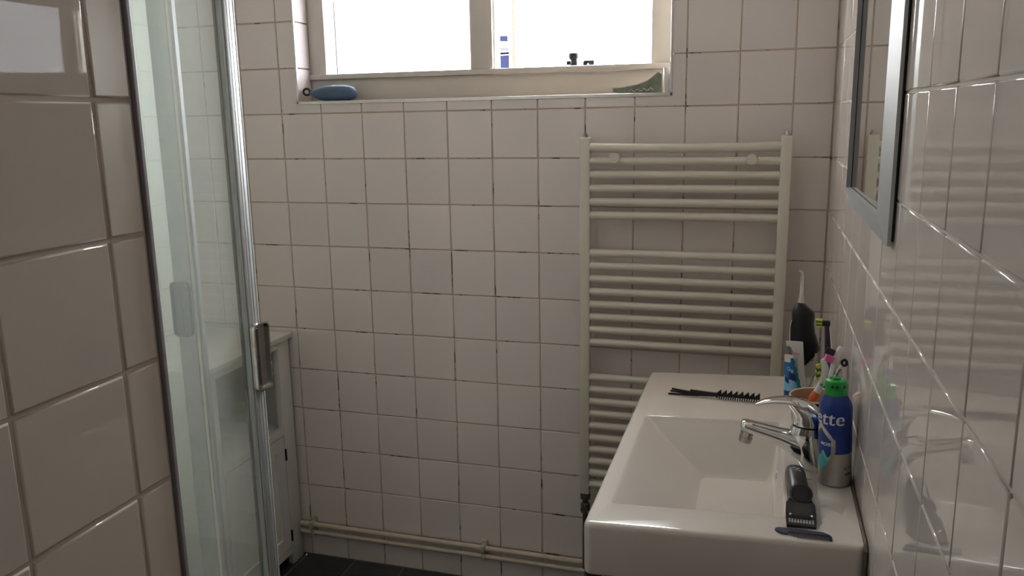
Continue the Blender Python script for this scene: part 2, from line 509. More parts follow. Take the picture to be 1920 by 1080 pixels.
# rear door (behind the viewer, seen only in reflections, added dark to dim bounce)
DOORW = mat('brown_door_wood', (.13, .10, .075), .5, var=.1, vscale=12)
d = S_(put('door_1', BX(-.80, -.08, YR, YR + .035, 0, 2.03, .003), DOORW, loc=ORI))
for z0, z1 in ((.15, .95), (1.08, 1.9)):
    put('panel', BX(-.70, -.18, YR + .035, YR + .043, z0, z1, .004), DOORW, d)
bm = NB(); tube(bm, [(-.73, YR + .03, 1.03), (-.73, YR + .08, 1.03), (-.62, YR + .085, 1.03)], .009); put('door_handle', bm, CHROME, d, smooth=40)

# floor of dark slate tiles
bm = NB(); box(bm, XL - .2, .2, YR - .15, .3, -.12, -.003)
floor = S_(put('floor', bm, GROUT_D, loc=ORI))
FLB = (Vector((0, 0, 0)), Vector((1, 0, 0)), Vector((0, 1, 0)), Vector((0, 0, 1)))
FT = .198
for k in range(-4, 8):
    for r in range(0, 18):
        u0, u1 = max(-1.581 + FT * k, XL), min(-1.581 + FT * (k + 1), 0)
        v1, v0 = -.0 - FT * r, max(-FT * (r + 1), YR)
        if u1 - u0 < .01 or v1 - v0 < .01: continue
        lay(floor, FLB, rect(u0, u1, v0, v1), SLATE, wob=.0006, gap=.005)

# ------------------------------------------------------------------ window
win = bpy.data.objects.new('window_1', None); C.objects.link(win); S_(win); win.location = (-1.07, .1, WZ0)
FY = .088
put('frame_rail', BX(WX0 - .0068, WX1 + .0068, FY + .0065, .15, WZ0 - .0118, 1.747, .002), PAINT, win, smooth=30)
put('frame_rail', BX(WX0 + .0005, WX1 - .0005, FY - .006, .15, 1.7475, 1.7645, .002), PAINT, win, smooth=30)
put('frame_stile', BX(WX0 - .0068, -1.631, FY + .0065, .15, 1.7465, WZ1 - .06, .003), PAINT, win, smooth=30)
put('frame_stile', BX(-.524, WX1 + .0068, FY + .0065, .15, 1.7465, WZ1 - .06, .003), PAINT, win, smooth=30)
put('frame_rail', BX(WX0 - .0068, WX1 + .0068, FY + .0065, .15, WZ1 - .0595, WZ1 + .0118, .003), PAINT, win, smooth=30)
put('mullion', BX(-1.103, -1.029, FY, .15, 1.765, WZ1 - .06, .003), PAINT, win, smooth=30)
put('glazing_bead', BX(-1.109, -1.1035, FY + .012, .15, 1.765, WZ1 - .06, .001), PAINT, win)
put('glazing_bead', BX(-1.0285, -1.023, FY + .012, .15, 1.765, WZ1 - .06, .001), PAINT, win)
p = put('milky_pane', BX(-1.603, -1.109, .128, .132, 1.7655, WZ1 - .06), FROSTGL, win); p['label'] = 'milky pale glass pane'
put('clear_pane', BX(-1.631, -1.605, .128, .132, 1.7655, WZ1 - .06), CLEARGL, win)
put('pane_edge', BX(-1.6055, -1.6005, .120, .138, 1.7655, WZ1 - .06), ALU, win)  # grey strip added as the visible edge of the glass pane
put('clear_pane', BX(-1.023, -.524, .128, .132, 1.7655, WZ1 - .06), CLEARGL, win)
put('head_lining', BX(WX0, WX1, .004, FY + .006, WZ1, WZ1 + .0118), PAINT, win)
put('window_sill', BX(WX0, WX1, .004, FY + .004, WZ0 - .010, WZ0, .001), PAINT, win)
put('outer_sill', BX(WX0, WX1, .152, .36, 1.73, 1.766, .003), PAINT, win)
# metal tile edging round the opening
for args in ((WX0 - .004, WX0 + .003, -.0022, .006, WZ0 - .006, WZ1), (WX1 - .003, WX1 + .004, -.0022, .006, WZ0 - .006, WZ1), (WX0 - .004, WX1 + .004, -.0022, .0075, WZ0 - .008, WZ0 + .002)):
    put('metal_edge', BX(*args, .0008), TRIMM, win)

# outside: a white house with dark panes beyond the window
bm = NB(); box(bm, -17, -3.285, 8.0, 11, -3, 15.5)  # enlarged beyond the view and darkened to cut skylight on the basin
house = empty('apartment_house', (-10.1, 9.5, -3), 'white rendered apartment house with dark panes seen beyond the clear window pane', 'house')
put('wall', bm, HOUSE, house)
put('corner_board', BX(-3.315, -3.28, 7.96, 7.998, -3, 15.5), HOUSEC, house)
for (x0, x1, z0, z1, M_) in ((-3.74, -3.36, 2.565, 2.635, HOUSEG), (-3.74, -3.35, 2.445, 2.49, HOUSES), (-3.74, -3.345, 1.3, 2.395, HOUSEG)):
    f = put('window', BX(x0 - .04, x1 + .0, 7.95, 7.99, z0 - .04, z1 + .04), HOUSE, house)
    put('pane', BX(x0, x1 - .005, 7.93, 7.949, z0, z1), M_, f)

# ------------------------------------------------------------------ towel radiator
rad = empty('towel_radiator', (-.41, -.055, .40), 'tall cream ladder towel radiator hung on the tiled back wall', 'radiator')
XA, XB = -.6955, -.1225
for x in (XA, XB):
    q = put('post', BX(x - .0155, x + .0155, -.072, -.040, .405, 1.547, .004), RAD, rad, smooth=35)
    bm = NB(); lathe(bm, [(.009, 0), (.009, .006), (.006, .007), (.006, .012)], 8, (x, -.056, 1.5475)); put('vent_plug', bm, CHROME_D, q)
zs = [1.517 - .0405 * i for i in range(6)] + [1.1985 - .0403 * i for i in range(8)] + [.801 - .0402 * i for i in range(10)]
for i, z in enumerate(zs):
    bm = NB(); sag = .004 if i == 0 else 0
    tube(bm, [(XA + .014 + (XB - XA - .028) * t / 8, -.058, z - sag * math.sin(PI * t / 8)) for t in range(9)], .0124 if i else .0136, 12)
    put('rung', bm, RAD, rad, smooth=50)
for x, z in ((-.605, 1.487), (-.215, 1.482)):
    bm = NB(); tube(bm, [(x, -.001, z), (x, -.04, z)], .010, 12)
    tube(bm, [(x, -.034, z), (x, -.078, z)], [.017, .015], 14)
    put('wall_bracket', bm, RAD, rad, smooth=40)
bm = NB()
lathe(bm, [(.017, 0), (.017, -.018), (.010, -.022), (.010, -.034), (.015, -.038), (.016, -.058), (.009, -.066), (.009, -.27)], 12, (XA, -.056, .404))
tube(bm, [(XA, -.056, .352), (XA - .0, -.078, .352)], [.012, .012], 10)
v = put('valve', bm, BRASS, rad, smooth=40); v['label'] = 'dark tarnished valve under the post'

# heating pipes along the foot of the back wall
pip = empty('heating_pipes', (-.9, -.028, .10), 'pair of cream painted heating pipes running along the back wall above the floor', 'pipe')
for z, r in ((.137, .0095), (.106, .0085)):
    bm = NB(); tube(bm, [(-1.786, -.024, z + .0005), (-1.2, -.024, z), (-.08, -.024, z - .005)], r, 12)
    put('pipe', bm, PIPE, pip, smooth=60)
for x in (-1.737, -1.064):
    bm = NB(); box(bm, x - .010, x + .010, -.016, -.0005, .088, .160, bev=.002); box(bm, x - .008, x + .008, -.038, -.012, .122, .150, bev=.005); box(bm, x - .008, x + .008, -.036, -.012, .094, .117, bev=.005)
    put('pipe_clip', bm, CLIP, pip, smooth=40)

# ------------------------------------------------------------------ washbasin (its top falls a little away from the wall)
TILT = .04
def rz(x, dz=0): return .94 + TILT * x + dz
TILTROT = (0, -math.atan(TILT), 0)
bx0, bx1, by0, by1 = -.4555, -.0015, -1.2365, -.338
def rrect(x0, x1, y0, y1, r, n=8):
    out = []
    for cx, cy, a0 in ((x1 - r, y1 - r, 0), (x0 + r, y1 - r, 90), (x0 + r, y0 + r, 180), (x1 - r, y0 + r, 270)):
        for k in range(n + 1):
            a = math.radians(a0 + 90 * k / n); out.append((cx + r * math.cos(a), cy + r * math.sin(a)))
    return out
basin = empty('washbasin', (-.23, -.79, .80), 'wide white ceramic washbasin with a sloping rectangular bowl fixed to the right wall', 'washbasin')
bm = NB(); rings = []
def ring(x0, x1, y0, y1, r, dz): rings.append([(x, y, rz(x, dz)) for x, y in rrect(x0, x1, y0, y1, r)])
def ringi(i, dz, rr=.016): ring(bx0 + i, bx1 - i * .2, by0 + i, by1 - i, max(rr - i, .003), dz)
ringi(.02, -.098); ringi(.006, -.0985); ringi(.001, -.094); ringi(0, -.085); ringi(0, -.009); ringi(.001, -.0055); ringi(.0035, -.002); ringi(.0075, -.0003); ringi(.012, 0)
BX0, BX1, BY0, BY1 = -.418, -.1235, -1.148, -.690
ring(BX0 - .006, BX1 + .004, BY0 - .004, BY1 + .004, .012, 0)
ring(BX0 - .002, BX1 + .0015, BY0 - .001, BY1 + .001, .009, -.0012)
ring(BX0 + .003, BX1, BY0 + .0015, BY1 - .0015, .007, -.0045)
for p in [.04 + .96 * i / 24 for i in range(25)]:
    f = p * 1.18 if p < .7 else .826 + .174 * (1 - ((1 - p) / .3) ** 2)
    ring(BX0 + .003 + .165 * p, BX1 - .010 * p - .016 * p ** 8, BY0 + .0015 + .012 * p + .030 * p ** 6, BY1 - .0015 - .128 * p, .006 + .030 * p ** 4, -.0045 - .102 * f)
ring(-.215, -.162, -1.01, -.92, .022, -.1075)
ring(-.205, -.170, -.99, -.94, .012, -.108)
loft(bm, rings, cap=True)
body = put('basin_body', bm, CERAM, basin, smooth=40)
# soap recess beside the tap
cb = NB()
prism(cb, rrect(-.117, -.064, -1.176, -.985, .012, 5), lambda u, v, h: (u if h < 0 else u, v, rz(u, h)), -.004, .02)
cutter = put('cutter', cb, CERAM, basin)
mod = body.modifiers.new('recess', 'BOOLEAN'); mod.object = cutter; mod.operation = 'DIFFERENCE'; mod.solver = 'EXACT'
dg = bpy.context.evaluated_depsgraph_get()
me2 = bpy.data.meshes.new_from_object(body.evaluated_get(dg))
body.modifiers.clear()
if len(me2.polygons) > 100:
    old = body.data; body.data = me2; bpy.data.meshes.remove(old)
    for p_ in me2.polygons: p_.use_smooth = True
    me2.set_sharp_from_angle(angle=math.radians(40))
bpy.data.objects.remove(cutter)
bm = NB(); lathe(bm, [(.030, 0), (.031, .002), (.028, .004), (.010, .0045), (.001, .0045)], 28, (-.188, -.962, rz(-.188, -.1065)))
put('drain', bm, CHROME, basin, smooth=40)
bm = NB()
for k in range(1):
    prism(bm, [(.016 * math.cos(a) , .017 * math.sin(a)) for a in [2 * PI * i / 20 for i in range(20)]], lambda u, v, h: (h, -.812 + u, rz(-.126, -.076) + v), -.1300, -.1262)
put('overflow_ring', bm, CHROME, basin, smooth=40)
bm = NB(); lathe(bm, [(.014, 0), (.014, -.010), (.008, -.012), (.008, -.82)], 14, (-.440, -1.215, rz(-.44, -.0975)))
f_ = put('support_leg', bm, CHROME_D, basin, smooth=40)
bm = NB(); lathe(bm, [(.0155, 0), (.0165, -.006), (.012, -.013), (.0085, -.013)], 14, (-.440, -1.215, rz(-.44, -.0985)), cap=False)
put('collar', bm, BLACKP, f_, smooth=40)
bm = NB(); tube(bm, [(-.0035, by0 - .002, .835), (-.0035, by0 - .002, .935), (-.0035, by0 + .01, .9405), (-.0035, -.8, .9405), (-.0035, by1, .9405)], .0030, 8)
put('sealant_joint', bm, MOULD, basin)

# ------------------------------------------------------------------ mixer tap
tap = empty('mixer_tap', (-.060, -.935, rz(-.06)), 'chrome single lever mixer tap on the washbasin ledge', 'tap')
def ell(cx, cy, z, rx, ry, n=28, tiltx=0.0):
    return [(cx + rx * math.cos(2 * PI * k / n), cy + ry * math.sin(2 * PI * k / n), z + tiltx * rx * math.cos(2 * PI * k / n)) for k in range(n)]
TY = -.935
prof = [(.9375, -.088, -.031, .0275), (.942, -.090, -.031, .028), (.955, -.099, -.031, .028), (.970, -.108, -.033, .028), (.985, -.114, -.036, .027), (1.003, -.115, -.041, .0265), (1.016, -.112, -.044, .026), (1.0225, -.109, -.046, .0255)]
bm = NB(); loft(bm, [ell((a + b) / 2, TY, z, (b - a) / 2, ry) for z, a, b, ry in prof])
tb = put('tap_body', bm, CHROME, tap, smooth=50)
bm = NB(); loft(bm, [ell(-.0775, TY, z, rx, ry) for z, rx, ry in ((1.0225, .029, .0235), (1.0262, .029, .0235))]); put('joint_ring', bm, BLACKG, tap, smooth=40)
# spout: rises towards its tip
bm = NB(); rings = []
sx = [-.070, -.095, -.115, -.135, -.155, -.175, -.190, -.200, -.204]
top = [1.006, 1.008, 1.0095, 1.0125, 1.016, 1.020, 1.0235, 1.0235, 1.019]
bot = [.945, .952, .967, .979, .9875, .994, .9985, 1.0025, 1.008]
hw = [.024, .024, .0225, .021, .0195, .0185, .0175, .0155, .010]
for x, a, b, w in zip(sx, top, bot, hw):
    c, h = (a + b) / 2, (a - b) / 2
    rings.append([(x, TY + w * math.copysign(abs(math.cos(t)) ** .75, math.cos(t)), c + h * math.copysign(abs(math.sin(t)) ** .85, math.sin(t))) for t in [2 * PI * k / 24 for k in range(24)]])
loft(bm, rings); put('spout', bm, CHROME, tap, smooth=60)
bm = NB(); ax = Vector((-.20, 0, -1)).normalized(); p0 = Vector((-.190, TY, 1.004))
tube(bm, [p0, p0 + ax * .010, p0 + ax * .0101, p0 + ax * .015, p0 + ax * .0151, p0 + ax * .025, p0 + ax * .0252], [.0125, .0125, .0115, .0115, .0128, .0125, .008], 20)
put('aerator', bm, CHROME_D, tap, smooth=30)
# lever: dome over the ring, arm reaching out over the spout
bm = NB()
lp = [(1.0265, -.109, -.046, .0265), (1.034, -.1085, -.0455, .0265), (1.043, -.109, -.048, .0255), (1.051, -.112, -.054, .024), (1.058, -.117, -.063, .021), (1.064, -.122, -.075, .016), (1.067, -.12, -.09, .008)]
loft(bm, [ell((a + b) / 2, TY, z, (b - a) / 2, ry) for z, a, b, ry in lp])
rings = []
px_ = [-.058, -.070, -.085, -.105, -.125, -.145, -.160, -.172, -.178]
pz_ = [1.045, 1.057, 1.0645, 1.0695, 1.0705, 1.0685, 1.065, 1.060, 1.057]
pw_ = [.020, .0225, .0235, .0225, .020, .017, .014, .010, .005]
pt_ = [.004, .005, .006, .0065, .006, .005, .0045, .0035, .002]
for i in range(9):
    a = Vector((px_[min(i + 1, 8)] - px_[max(i - 1, 0)], 0, pz_[min(i + 1, 8)] - pz_[max(i - 1, 0)])).normalized()
    nrm = Vector((-a.z, 0, a.x)); nrm = -nrm if nrm.z < 0 else nrm
    rings.append([Vector((px_[i], TY, pz_[i])) + Vector((0, 1, 0)) * pw_[i] * math.cos(t) + nrm * pt_[i] * math.sin(t) for t in [2 * PI * k / 20 for k in range(20)]])
loft(bm, rings); put('lever', bm, CHROME, tap, smooth=60)

# ------------------------------------------------------------------ framed mirror on the right wall
mir = empty('wall_mirror', (-.01, -.97, 1.42), 'silver framed mirror hanging on the right wall above the washbasin', 'mirror')
MY0, MY1, MZ0, MZ1, FWD = -1.254, -.684, 1.419, 1.885, .040
outer = [(MY0, MZ0), (MY1, MZ0), (MY1, MZ1), (MY0, MZ1)]
inner = [(MY0 + FWD, MZ0 + FWD), (MY1 - FWD, MZ0 + FWD), (MY1 - FWD, MZ1 - FWD), (MY0 + FWD, MZ1 - FWD)]
for i, nm in enumerate(('bottom_rail', 'far_stile', 'top_rail', 'near_stile')):
    j = (i + 1) % 4
    def prof_(o, n_): return [(-.004, *o), (-.009, *o), (-.0205, n_[0], n_[1]), (-.009, n_[0], n_[1]), (-.004, n_[0], n_[1])]
    A, B = prof_(outer[i], inner[i]), prof_(outer[j], inner[j])
    bm = NB(); loft(bm, [A, B]); put('frame_rail' if i % 2 == 0 else 'frame_stile', bm, ALU_P, mir)
put('mirror_glass', BX(-.011, -.0095, MY0 + FWD - .002, MY1 - FWD + .002, MZ0 + FWD - .002, MZ1 - FWD + .002), MIRROR, mir)
for a_ in ((MY0 + FWD, MY0 + FWD + .0022, MZ0 + FWD, MZ1 - FWD), (MY1 - FWD - .003, MY1 - FWD, MZ0 + FWD, MZ1 - FWD), (MY0 + FWD, MY1 - FWD, MZ0 + FWD, MZ0 + FWD + .0016)):
    put('dark_gap_line', BX(-.0118, -.0111, *a_), RUBBER, mir)  # black strips paint the shaded gap along the glass edge
put('backing', BX(-.0090, -.0008, MY0 + .006, MY1 - .006, MZ0 + .006, MZ1 - .006), BLACKP, mir)

# ------------------------------------------------------------------ shower enclosure (corner entry, both leaves slid open)
sh = empty('shower_enclosure', (-1.65, -1.25, 0), 'corner shower with clear glass doors and aluminium frames beside the left wall', 'shower')
SX, SY = -1.171, -.80
put('tray', BX(XL + .002, SX + .03, -1.748, SY + .03, .0, .10, .012), CERAM, sh, smooth=40)
for (a, b, c_, d_) in ((SX - .02, SX + .02, -1.747, SY + .02), (XL + .002, SX - .0205, SY - .02, SY + .02)):
    put('bottom_rail', BX(a, b, c_, d_, .1005, .125, .003), ALU, sh)
    put('top_rail', BX(a, b, c_, d_, 2.02, 2.06, .003), ALU, sh)
put('corner_post', BX(SX - .004, SX + .004, SY - .004, SY + .004, .125, 2.02), ALU, sh) if False else None
near = put('near_door_glass', BX(-1.1735, -1.1685, -1.735, -1.131, .128, 2.018), SHOWERGL, sh); near['label'] = 'greenish clear glass door leaf'
far = put('far_door_glass', BX(XL + .003, -1.594, SY - .0025, SY + .0025, .128, 2.018), FARGL, sh); far['label'] = 'second glass door leaf'
# near stile: aluminium profile with a black seal and ridges
st = put('near_stile', BX(-1.182, -1.160, -1.1305, -1.102, .128, 2.018, .0015), SATIN, sh, smooth=30)
put('seal', BX(-1.1835, -1.1785, -1.1335, -1.1308, .128, 2.018), RUBBER, st)
put('glazing_strip', BX(-1.1675, -1.163, -1.1335, -1.1308, .128, 2.018), ALUD, st)
for y in (-1.121, -1.1125):
    put('ridge', BX(-1.1598, -1.1594, y - .0006, y + .0006, .128, 2.018), SATIN, st)
put('edge_strip', BX(-1.170, -1.1592, -1.1018, -1.0995, .128, 2.018), WHITEP, st)
fs = put('far_stile', BX(-1.598, -1.546, SY - .011, SY + .011, .128, 2.018, .0015), ALUD, sh, smooth=30)
put('edge_strip', BX(-1.5455, -1.537, SY - .009, SY + .009, .128, 2.018, .001), PAINT, fs)
put('seal', BX(-1.5365, -1.529, SY - .006, SY + .006, .128, 2.018), TRIMD, fs)
put('wall_profile', BX(XL + .002, XL + .03, SY - .012, SY + .012, .126, 2.018), ALU, sh)
def door_handle(parent, f3, mt):
    """curved pull: a plate with rounded corners and a bright bent rim"""
    bm = NB(); prism(bm, rrect(-.027, .027, -.071, .071, .014, 6), f3, 0.0, .0045); h = put('door_handle', bm, mt, parent, smooth=30)
    bm = NB(); P = rrect(-.027, .027, -.071, .071, .014, 6); Q = rrect(-.023, .023, -.067, .067, .011, 6)
    n = len(P)
    for A, B, h0, h1 in ((P, Q, .0045, .010),):
        a = [bm.verts.new(f3(u, v, h0)) for u, v in A]; a2 = [bm.verts.new(f3(u, v, h1)) for u, v in A]
        b = [bm.verts.new(f3(u, v, h0)) for u, v in B]; b2 = [bm.verts.new(f3(u, v, h1)) for u, v in B]
        for i in range(n):
            k = (i + 1) % n
            bm.faces.new((a[i], a[k], a2[k], a2[i])); bm.faces.new((a2[i], a2[k], b2[k], b2[i])); bm.faces.new((b2[i], b2[k], b[k], b[i]))
    put('bright_rim', bm, CHROME if mt is CHROME_D else mt, h, smooth=40)
    bm = NB(); prism(bm, rrect(-.010, .002, -.060, .060, .004, 4), f3, .0046, .0075); put('grip_fold', bm, mt, h, smooth=30)
door_handle(sh, lambda u, v, h: (-1.158 + h, -1.110 + u, 1.137 + v), CHROME_D)
door_handle(sh, lambda u, v, h: (-1.576 + u, SY - .012 - h, 1.148 + v), HANDLEG)

# ------------------------------------------------------------------ white storage cabinet in the corner
cab = empty('storage_cabinet', (-1.99, -.26, 0), 'low white wooden cabinet with an open shelf above a panelled door', 'cabinet')
CX, CY0, CY1, CZ = -1.790, -.503, -.0135, .850
put('cabinet_top', BX(XL + .004, CX + .012, CY0 - .010, CY1 + .010, CZ, .869, .003), WOODW, cab, smooth=30)
put('post', BX(CX - .022, CX, CY1 - .070, CY1, 0, CZ - .001, .0015), WOODW, cab, smooth=30)
put('post', BX(CX - .022, CX, CY0, CY0 + .070, 0, CZ - .001, .0015), WOODW, cab, smooth=30)
put('side_panel', BX(XL + .005, CX - .023, CY1 - .020, CY1, .06, CZ - .001), WOODW, cab)
put('side_panel', BX(XL + .005, CX - .023, CY0, CY0 + .020, .06, CZ - .001), WOODW, cab)
put('back_panel', BX(XL + .005, XL + .012, CY0 + .021, CY1 - .021, .06, CZ - .001), WOODW, cab)
put('face_rail', BX(CX - .022, CX, CY0 + .0705, CY1 - .0705, .826, CZ - .001, .001), WOODW, cab)
put('face_rail', BX(CX - .022, CX, CY0 + .0705, CY1 - .0705, .505, .530, .002), WOODW, cab)
put('face_rail', BX(CX - .022, CX, CY0 + .0705, CY1 - .0705, .045, .070, .001), WOODW, cab)
put('shelf', BX(XL + .013, CX - .0225, CY0 + .021, CY1 - .021, .508, .522), WOODW, cab)
put('bottom_panel', BX(XL + .013, CX - .0225, CY0 + .021, CY1 - .021, .06, .075), WOODW, cab)
DY0, DY1 = CY0 + .0735, CY1 - .0735
dr = bpy.data.objects.new('door', None); 
bm = NB()
w = .048
box(bm, CX - .020, CX - .0005, DY0, DY0 + w, .0725, .5025); box(bm, CX - .020, CX - .0005, DY1 - w, DY1, .0725, .5025)
box(bm, CX - .020, CX - .0005, DY0 + w, DY1 - w, .0725, .0725 + w); box(bm, CX - .020, CX - .0005, DY0 + w, DY1 - w, .5025 - w, .5025)
door = put('door', bm, WOODW, cab)
put('door_panel', BX(CX - .016, CX - .008, DY0 + w, DY1 - w, .0725 + w, .5025 - w), WOODW, door)
for z in (.432, .115):
    put('hinge', BX(CX - .003, CX + .005, DY1 + .0005, DY1 + .006, z - .022, z + .022, .001), BLACKP, door)
bm = NB(); tube(bm, [(CX - .012, CY1 - .12, .8255), (CX - .004, CY1 - .12, .820)], .004, 8); put('catch', bm, BLACKP, cab)

# ------------------------------------------------------------------ things on the window sill
sp = empty('portable_speaker', (-1.58, .028, WZ0), 'slate blue oval portable speaker with a black loop on the window sill', 'speaker')
bm = NB(); rings = []
for i in range(25):
    t = -1 + 2 * i / 24
    x = -1.5745 + .0875 * t
    h = max(.0022, .0255 * (1 - abs(t) ** 2.6) ** .55); d_ = max(.003, .030 * (1 - abs(t) ** 3) ** .5)
    if t > 0: h = max(.004, .0255 * (1 - t ** 4.5) ** .5)
    if t < 0: h = max(.002, .0255 * (1 - abs(t) ** 2.0) ** .75)
    c = WZ0 + .028
    rings.append([(x, .030 + d_ * math.copysign(abs(math.cos(a)) ** .8, math.cos(a)), c + h * math.copysign(abs(math.sin(a)) ** .8, math.sin(a)) * (1.0 if math.sin(a) > 0 else 1.08)) for a in [2 * PI * k / 24 for k in range(24)]])
loft(bm, rings); put('shell', bm, BLUEFAB, sp, smooth=60)
bm = NB(); tube(bm, [(-1.673 + .0125 * math.cos(a), .028, WZ0 + .034 + .0105 * math.sin(a)) for a in [2 * PI * k / 20 for k in range(20)]] + [(-1.6605, .028, WZ0 + .034)], .0038, 8); put('loop', bm, BLACKP, sp, smooth=60)
bm = NB(); rings = []
lf = empty('folded_leaflet', (-.55, .025, WZ0), 'curled green printed leaflet standing at the right end of the window sill', 'leaflet')
def curve_z(x): return interp([-.630, -.600, -.578, -.556, -.540, -.525, -.512, -.500, -.492, -.484], [1.6905, 1.691, 1.6945, 1.698, 1.703, 1.710, 1.719, 1.729, 1.735, 1.7275], x)
n = 30
for lay_, mt, dy, zt in (('page', PAPER, 0, 0), ('page', PAPERW, .004, .0032)):
    bm = NB(); F = []; B = []
    for i in range(n + 1):
        x = -.628 + .147 * i / n
        if lay_ == 'page' and mt is PAPERW and x > -.50: break
        y = .020 + dy + .006 * math.sin(i * .35)
        zb = WZ0 + .0008 + max(0, (-.600 - x) * .25)
        F.append(((x, y, zb), (x, y, curve_z(x) + zt)))
    vs = [[bm.verts.new((p[0], p[1] + o_, p[2])) for p in pr for o_ in (0, .0012)] for pr in F]
    for i in range(len(vs) - 1):
        a, b = vs[i], vs[i + 1]
        bm.faces.new((a[0], b[0], b[2], a[2])); bm.faces.new((a[1], a[3], b[3], b[1])); bm.faces.new((a[2], b[2], b[3], a[3])); bm.faces.new((a[0], a[1], b[1], b[0]))
    bm.faces.new((vs[0][0], vs[0][2], vs[0][3], vs[0][1])); bm.faces.new((vs[-1][0], vs[-1][1], vs[-1][3], vs[-1][2]))
    put(lay_, bm, mt, lf)
bm = NB()
for i in range(14):
    x = -.578 + .0052 * i; box(bm, x, x + .0036, .0115, .0125, 1.6805 + .003 * math.sin(i * 1.7) + .0002 * i, 1.6822 + .003 * math.sin(i * 1.7) + .0004 * i)
pr = put('printed_marks', bm, PAPERW, lf); pr['kind'] = 'stuff'
bm = NB(); lathe(bm, [(.0085, 0), (.0105, .070), (.0108, .0735), (.0095, .0738), (.0088, .07), (.007, .004)], 20, (-.4690, .030, WZ0 + .0005))
setp(put('white_tube', bm, TWHITE, smooth=40), 'small white open tube standing in the right corner of the window sill', 'tube')
# outside on the outer sill
bt = empty('capped_bottle', (-.80, .25, 1.766), 'small dark capped bottle outside the clear window pane', 'bottle')
bm = NB(); lathe(bm, [(.016, .0005), (.0165, .0055), (.012, .0065), (.009, .018), (.010, .026)], 18, (-.800, .25, 1.766)); put('neck', bm, OUTG, bt, smooth=50)
bm = NB(); lathe(bm, [(.010, .0262), (.0135, .028), (.0165, .034), (.0165, .046), (.014, .049)], 20, (-.800, .25, 1.766)); put('cap', bm, OUTD, bt, smooth=40)
put('label_block', BX(-.819, -.806, .226, .238, 1.7755, 1.789, .002), OUTD, bt)
put('stem', BX(-.7915, -.785, .232, .242, 1.7665, 1.796, .001), OUTG, bt)
bb = empty('small_camera', (-.745, .25, 1.766), 'little black box with a white dot outside the clear window pane', 'box')
put('case', BX(-.765, -.7285, .238, .262, 1.7665, 1.790, .004), OUTG, bb, smooth=40)
put('pale_side', BX(-.785, -.7655, .240, .260, 1.7665, 1.787, .002), WHITEP, bb)
bm = NB(); prism(bm, [(.0028 * math.cos(2 * PI * k / 12), .0028 * math.sin(2 * PI * k / 12)) for k in range(12)], lambda u, v, h: (-.7485 + u, h, 1.777 + v), .2366, .2379); put('lens', bm, WHITEP, bb)

# ------------------------------------------------------------------ things on the washbasin
# shaving foam can: blue over silver with a shield
CR = .029
can = empty('shaving_gel_can', (-.0325, -.992, rz(-.0325, .0003)), 'blue and silver shaving gel can with a green top standing beside the tap', 'can', rot=TILTROT)
NF, PH0 = 120, math.radians(-95.6)
zz = [.0, .0015, .004] + [.004 + .141 * i / 94 for i in range(1, 95)]
rr = [.0265, .0285, CR] + [CR] * 94
for i, (z, r) in enumerate([(.150, .0283), (.155, .0268), (.160, .0245), (.165, .0218), (.168, .0205), (.170, .0196)]): zz.append(z); rr.append(r)
def can_m(i, j):
    z = (zz[i] + zz[i + 1]) / 2; ph = 2 * PI * (j + .5) / NF
    a = math.degrees((ph - PH0 + PI) % (2 * PI) - PI)     # degrees right of the direction seen from the room
    s = a + 54                                           # degrees from the shield's axis
    if -55 < s < 56:
        top = interp([-56, -40, 0, 40, 56], [.092, .100, .121, .100, .090], s)
        if abs(s) > 44: bot = interp([44, 56], [.052, .068], abs(s))
        else: bot = interp([0, 20, 44], [.022, .030, .052], abs(s))
        if bot < z < top:
            if abs(s) < 41 and z < top - .011 and z > bot + .008:
                wv = .062 + .006 * math.sin(s * .16)
                if z > wv: return 0
                return 3 if z < wv - .006 or s < 10 else 4
            return 1
    return 0 if z > .064 else 1
bm = NB(); lathe(bm, list(zip(rr, zz)), NF, matf=can_m); put('can_body', bm, [CANBLUE, CANSIL, CANWHT, TEAL, GREENL], can, local=True, smooth=35)
bm = NB(); lathe(bm, [(.0199, .1702), (.0204, .173), (.0195, .176), (.0192, .182), (.0200, .184), (.0200, .190), (.0180, .196), (.012, .1985), (.010, .196), (.004, .1965)], 32)
cp = put('green_top', bm, GREENC, can, local=True, smooth=35); cp['label'] = 'green nozzle top without its cap'
bm = NB(); box(bm, -.006, .006, -.004, .004, .1962, .2005, bev=.0015); put('nozzle', bm, GREENC, cp, local=True)
bm = NB()
for a in (-2.0, -1.55, -.9): box(bm, .020 * math.cos(a) - .0016, .020 * math.cos(a) + .0016, .020 * math.sin(a) - .0016, .020 * math.sin(a) + .0016, .186, .1905)
put('notch', bm, BLACKP, cp, local=True)
def canmap(zbase, aend, sx=1.0, dr=0.0):
    def f(x, y):
        ph = PH0 + math.radians(aend) + x * sx / CR; r = CR + .0004 + dr
        return (r * math.cos(ph), r * math.sin(ph), zbase + y)
    return f
for sh_, dr_ in ((-1.0, 0.0), (.4, .0001), (1.8, .0002)):
    text_mesh('Gillette', .0360, canmap(.1190, 31 + sh_, .93, dr_), CANWHT, 'lettering', can, shear=.10, spacing=1.06, local=True, align='RIGHT')
text_mesh('MOIST', .0085, canmap(.0785, -4, 1.0), CANWHT, 'lettering', can, offset=.0002, local=True, align='RIGHT')
text_mesh('AUTO', .0075, canmap(.034, 74), GREYP, 'lettering', can, local=True, align='RIGHT')
text_mesh('system', .0065, canmap(.024, 74), GREYP, 'lettering', can, shear=.2, offset=.0003, local=True, align='RIGHT')

